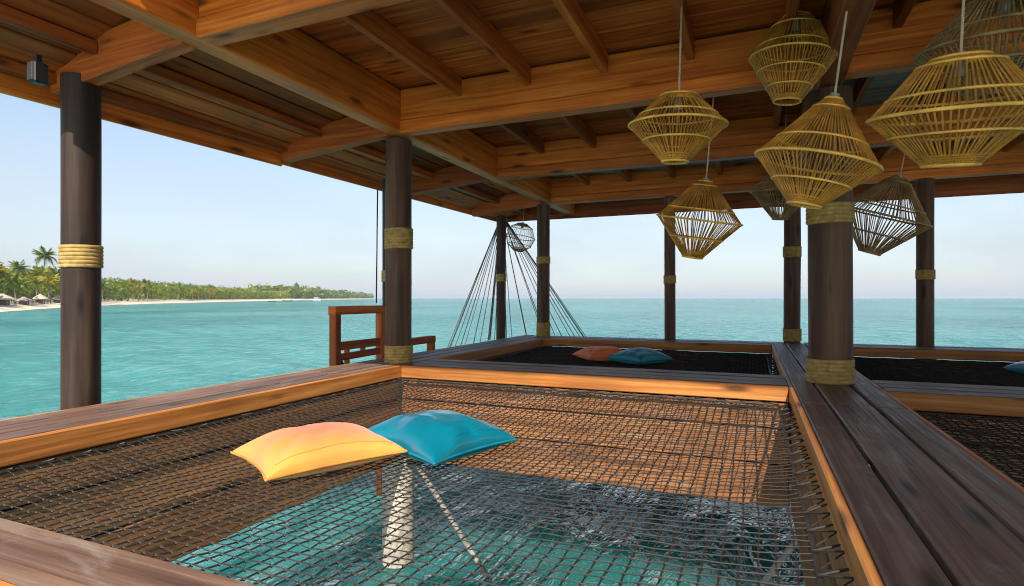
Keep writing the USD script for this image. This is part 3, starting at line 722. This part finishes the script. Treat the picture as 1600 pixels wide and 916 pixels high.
def leaf_mass(n, pts_fn, size, seed):
    g = np.random.default_rng(seed); C = np.array([pts_fn(g) for _ in range(n)])
    v = C[:, None] + g.normal(0, 1, (n, 3, 3)) * np.asarray(size if np.ndim(size) else [size] * 3)[None, None]
    return v.reshape(-1, 3), np.arange(3 * n).reshape(-1, 3)
def under_pt(g):
    u = g.random(); s = SA + (s_of_end - SA) * u ** 1.6; d = g.uniform(10, 66)
    xy = inland(s, d); top = 4.0 + 6.0 * meshkit.noise(np.array([[s * .12, d * .12, 0.]]), 5)[0] + (d - 14) * .055
    return [xy[0], xy[1], land_z(d) + top * g.random() ** .7]
s_of_end = s_of(450)
obj('undergrowth', leaf_mass(60000, under_pt, .5, 5), LEAF[1], kind='stuff', label='dense green undergrowth filling the grove behind the beach')
def far_pt(g):
    s = s_of_330 + (s_of_475 - s_of_330) * g.random(); d = g.uniform(14, 60); xy = inland(s, d)
    top = 9.0 * (.55 + .55 * meshkit.noise(np.array([[s * .05, d * .05, 0.]]), 5)[0])
    return [xy[0], xy[1], land_z(d) + top * g.random() ** .6]
s_of_330, s_of_475 = s_of(330), s_of(474)
obj('distant_wood', leaf_mass(14000, far_pt, 1.0, 6), LEAF[0], kind='stuff', label='far end of the palm grove thinning towards the point')
def head_pt(g):
    s = s_of_475 + (cum[-1] - s_of_475) * g.random(); d = g.uniform(14, 70); xy = inland(s, d)
    return [xy[0], xy[1], land_z(d) + (9 + 6 * meshkit.noise(np.array([[s * .01, 0., 0.]]), 5)[0]) * g.random() ** .6]
obj('far_headland', leaf_mass(9000, head_pt, 2.6, 7), LEAF[1], kind='stuff', label='thin blue grey strip of wood on the horizon at the point')
def hut(px, d, r, h, label, mat):
    s = s_of(px, d); xy = inland(s, d); z = land_z(d) - .05
    t = thing('beach_hut', label, 'hut', (xy[0], xy[1], z))
    prof = [(.05, h), (.25 * r, h * .88), (.7 * r, h * .68), (r, h * .48), (r * .97, h * .44), (.1, h * .62)]
    rv = revolve(prof, 22); v = rv[0].copy(); v[:, 2] += .08 * (meshkit.noise(v * 3, 4) - .5)
    obj('thatched_roof', (v, rv[1]), mat, t, smooth=50)
    obj('back_wall', revolve([(r * .55, 0), (r * .55, h * .55)], 12), HUT_DARK, t)  # dark drum painted as the shade under the thatch
    for k in range(6):
        a = k * math.pi / 3; obj('hut_post', tube([(r * .85 * math.cos(a), r * .85 * math.sin(a), 0), (r * .85 * math.cos(a), r * .85 * math.sin(a), h * .5)], .07, 6), TRUNK, t)
TH2 = plain('grey_thatch', (.32, .27, .28), .95, 2, .3, .6, 14); TH3 = plain('pale_thatch', (.46, .37, .29), .95, 2, .2, .6, 14)
hut(4, 8, 2.3, 2.6, 'leftmost thatched beach hut, cut by the left edge', TH3)
hut(37, 7, 1.8, 2.0, 'low grey thatched beach hut, between two paler ones', TH2)
hut(63, 8, 1.8, 2.7, 'pale pointed beach hut just left of the outer post', TH3)
hut(90, 9, 1.7, 2.0, 'thatched hut half hidden by the outer post', THATCH)
def boat(px, py, L, label, hullm, cabin):
    p = on_plane(px, py, SEA)
    t = thing('boat', label, 'boat', (p[0], p[1], SEA), math.degrees(YAW) + R.uniform(-15, 15))
    k = 11; x = np.linspace(-L / 2, L / 2, k); w = L * .16 * np.clip(1 - (np.abs(x) / (L / 2)) ** 2.5, .02, 1) ; sh = .10 * L + .05 * L * (x / (L / 2)) ** 2
    v = []
    for i in range(k): v += [(x[i], -w[i], sh[i]), (x[i], -w[i] * .6, -.05), (x[i], w[i] * .6, -.05), (x[i], w[i], sh[i])]
    f = [(4 * i + j, 4 * i + 4 + j, 4 * i + 5 + j, 4 * i + 1 + j) for i in range(k - 1) for j in range(3)] + [(4 * i + 3, 4 * i + 7, 4 * i + 4, 4 * i) for i in range(k - 1)]
    obj('hull', (np.array(v), np.array(f)), hullm, t, smooth=40)
    if cabin:
        obj('cabin', box(-L * .22, L * .18, -L * .1, L * .1, .1 * L, .22 * L, .05), HUT_DARK, t)
        obj('canopy', box(-L * .3, L * .28, -L * .14, L * .14, .24 * L, .30 * L, .04), BOATW, t)
boat(495, 469.3, 9, 'white canopied boat moored off the far point', BOATW, True)
boat(449, 471.2, 7, 'dark open boat near the beach, right of the smaller one', BOATD, False)
boat(425, 471.8, 5, 'small dark open boat near the far beach', BOATD, False)
# lone feathery tree at the far end of the grove
def lone_tree(px, d, h, label):
    s = s_of(px, d); xy = inland(s, d); z = land_z(d)
    t = thing('feathery_tree', label, 'tree', (xy[0], xy[1], z))
    obj('trunk', tube([(0, 0, 0), (.2, 0, h * .5), (0, .1, h * .95)], np.array([.25, .18, .05]), 6), TRUNK, t)
    def pt(g):
        q = g.random(); r = h * .25 * math.sin(math.pi * (.15 + .8 * q)) * math.sqrt(g.random()); a = g.random() * 6.283
        return [r * math.cos(a), r * math.sin(a), h * (.2 + .82 * q)]
    obj('crown', leaf_mass(700, pt, .5, 9), LEAF[1], t)
lone_tree(463, 16, 20, 'lone tall feathery tree at the far end of the grove')

# ------------------------------------------------------------------ air
HAZE = usdkit.material(stage, look('sea_haze'), {'v': ('principled_volume', dict(color=(.86, .92, 1.0), density=.00015, anisotropy=.3))}, [], volume='v.volume')
obj('haze', trimesh.creation.box(bounds=[(-13000, -13000, SEA - 3.5), (13000, 13000, 34)]), HAZE, kind='stuff')
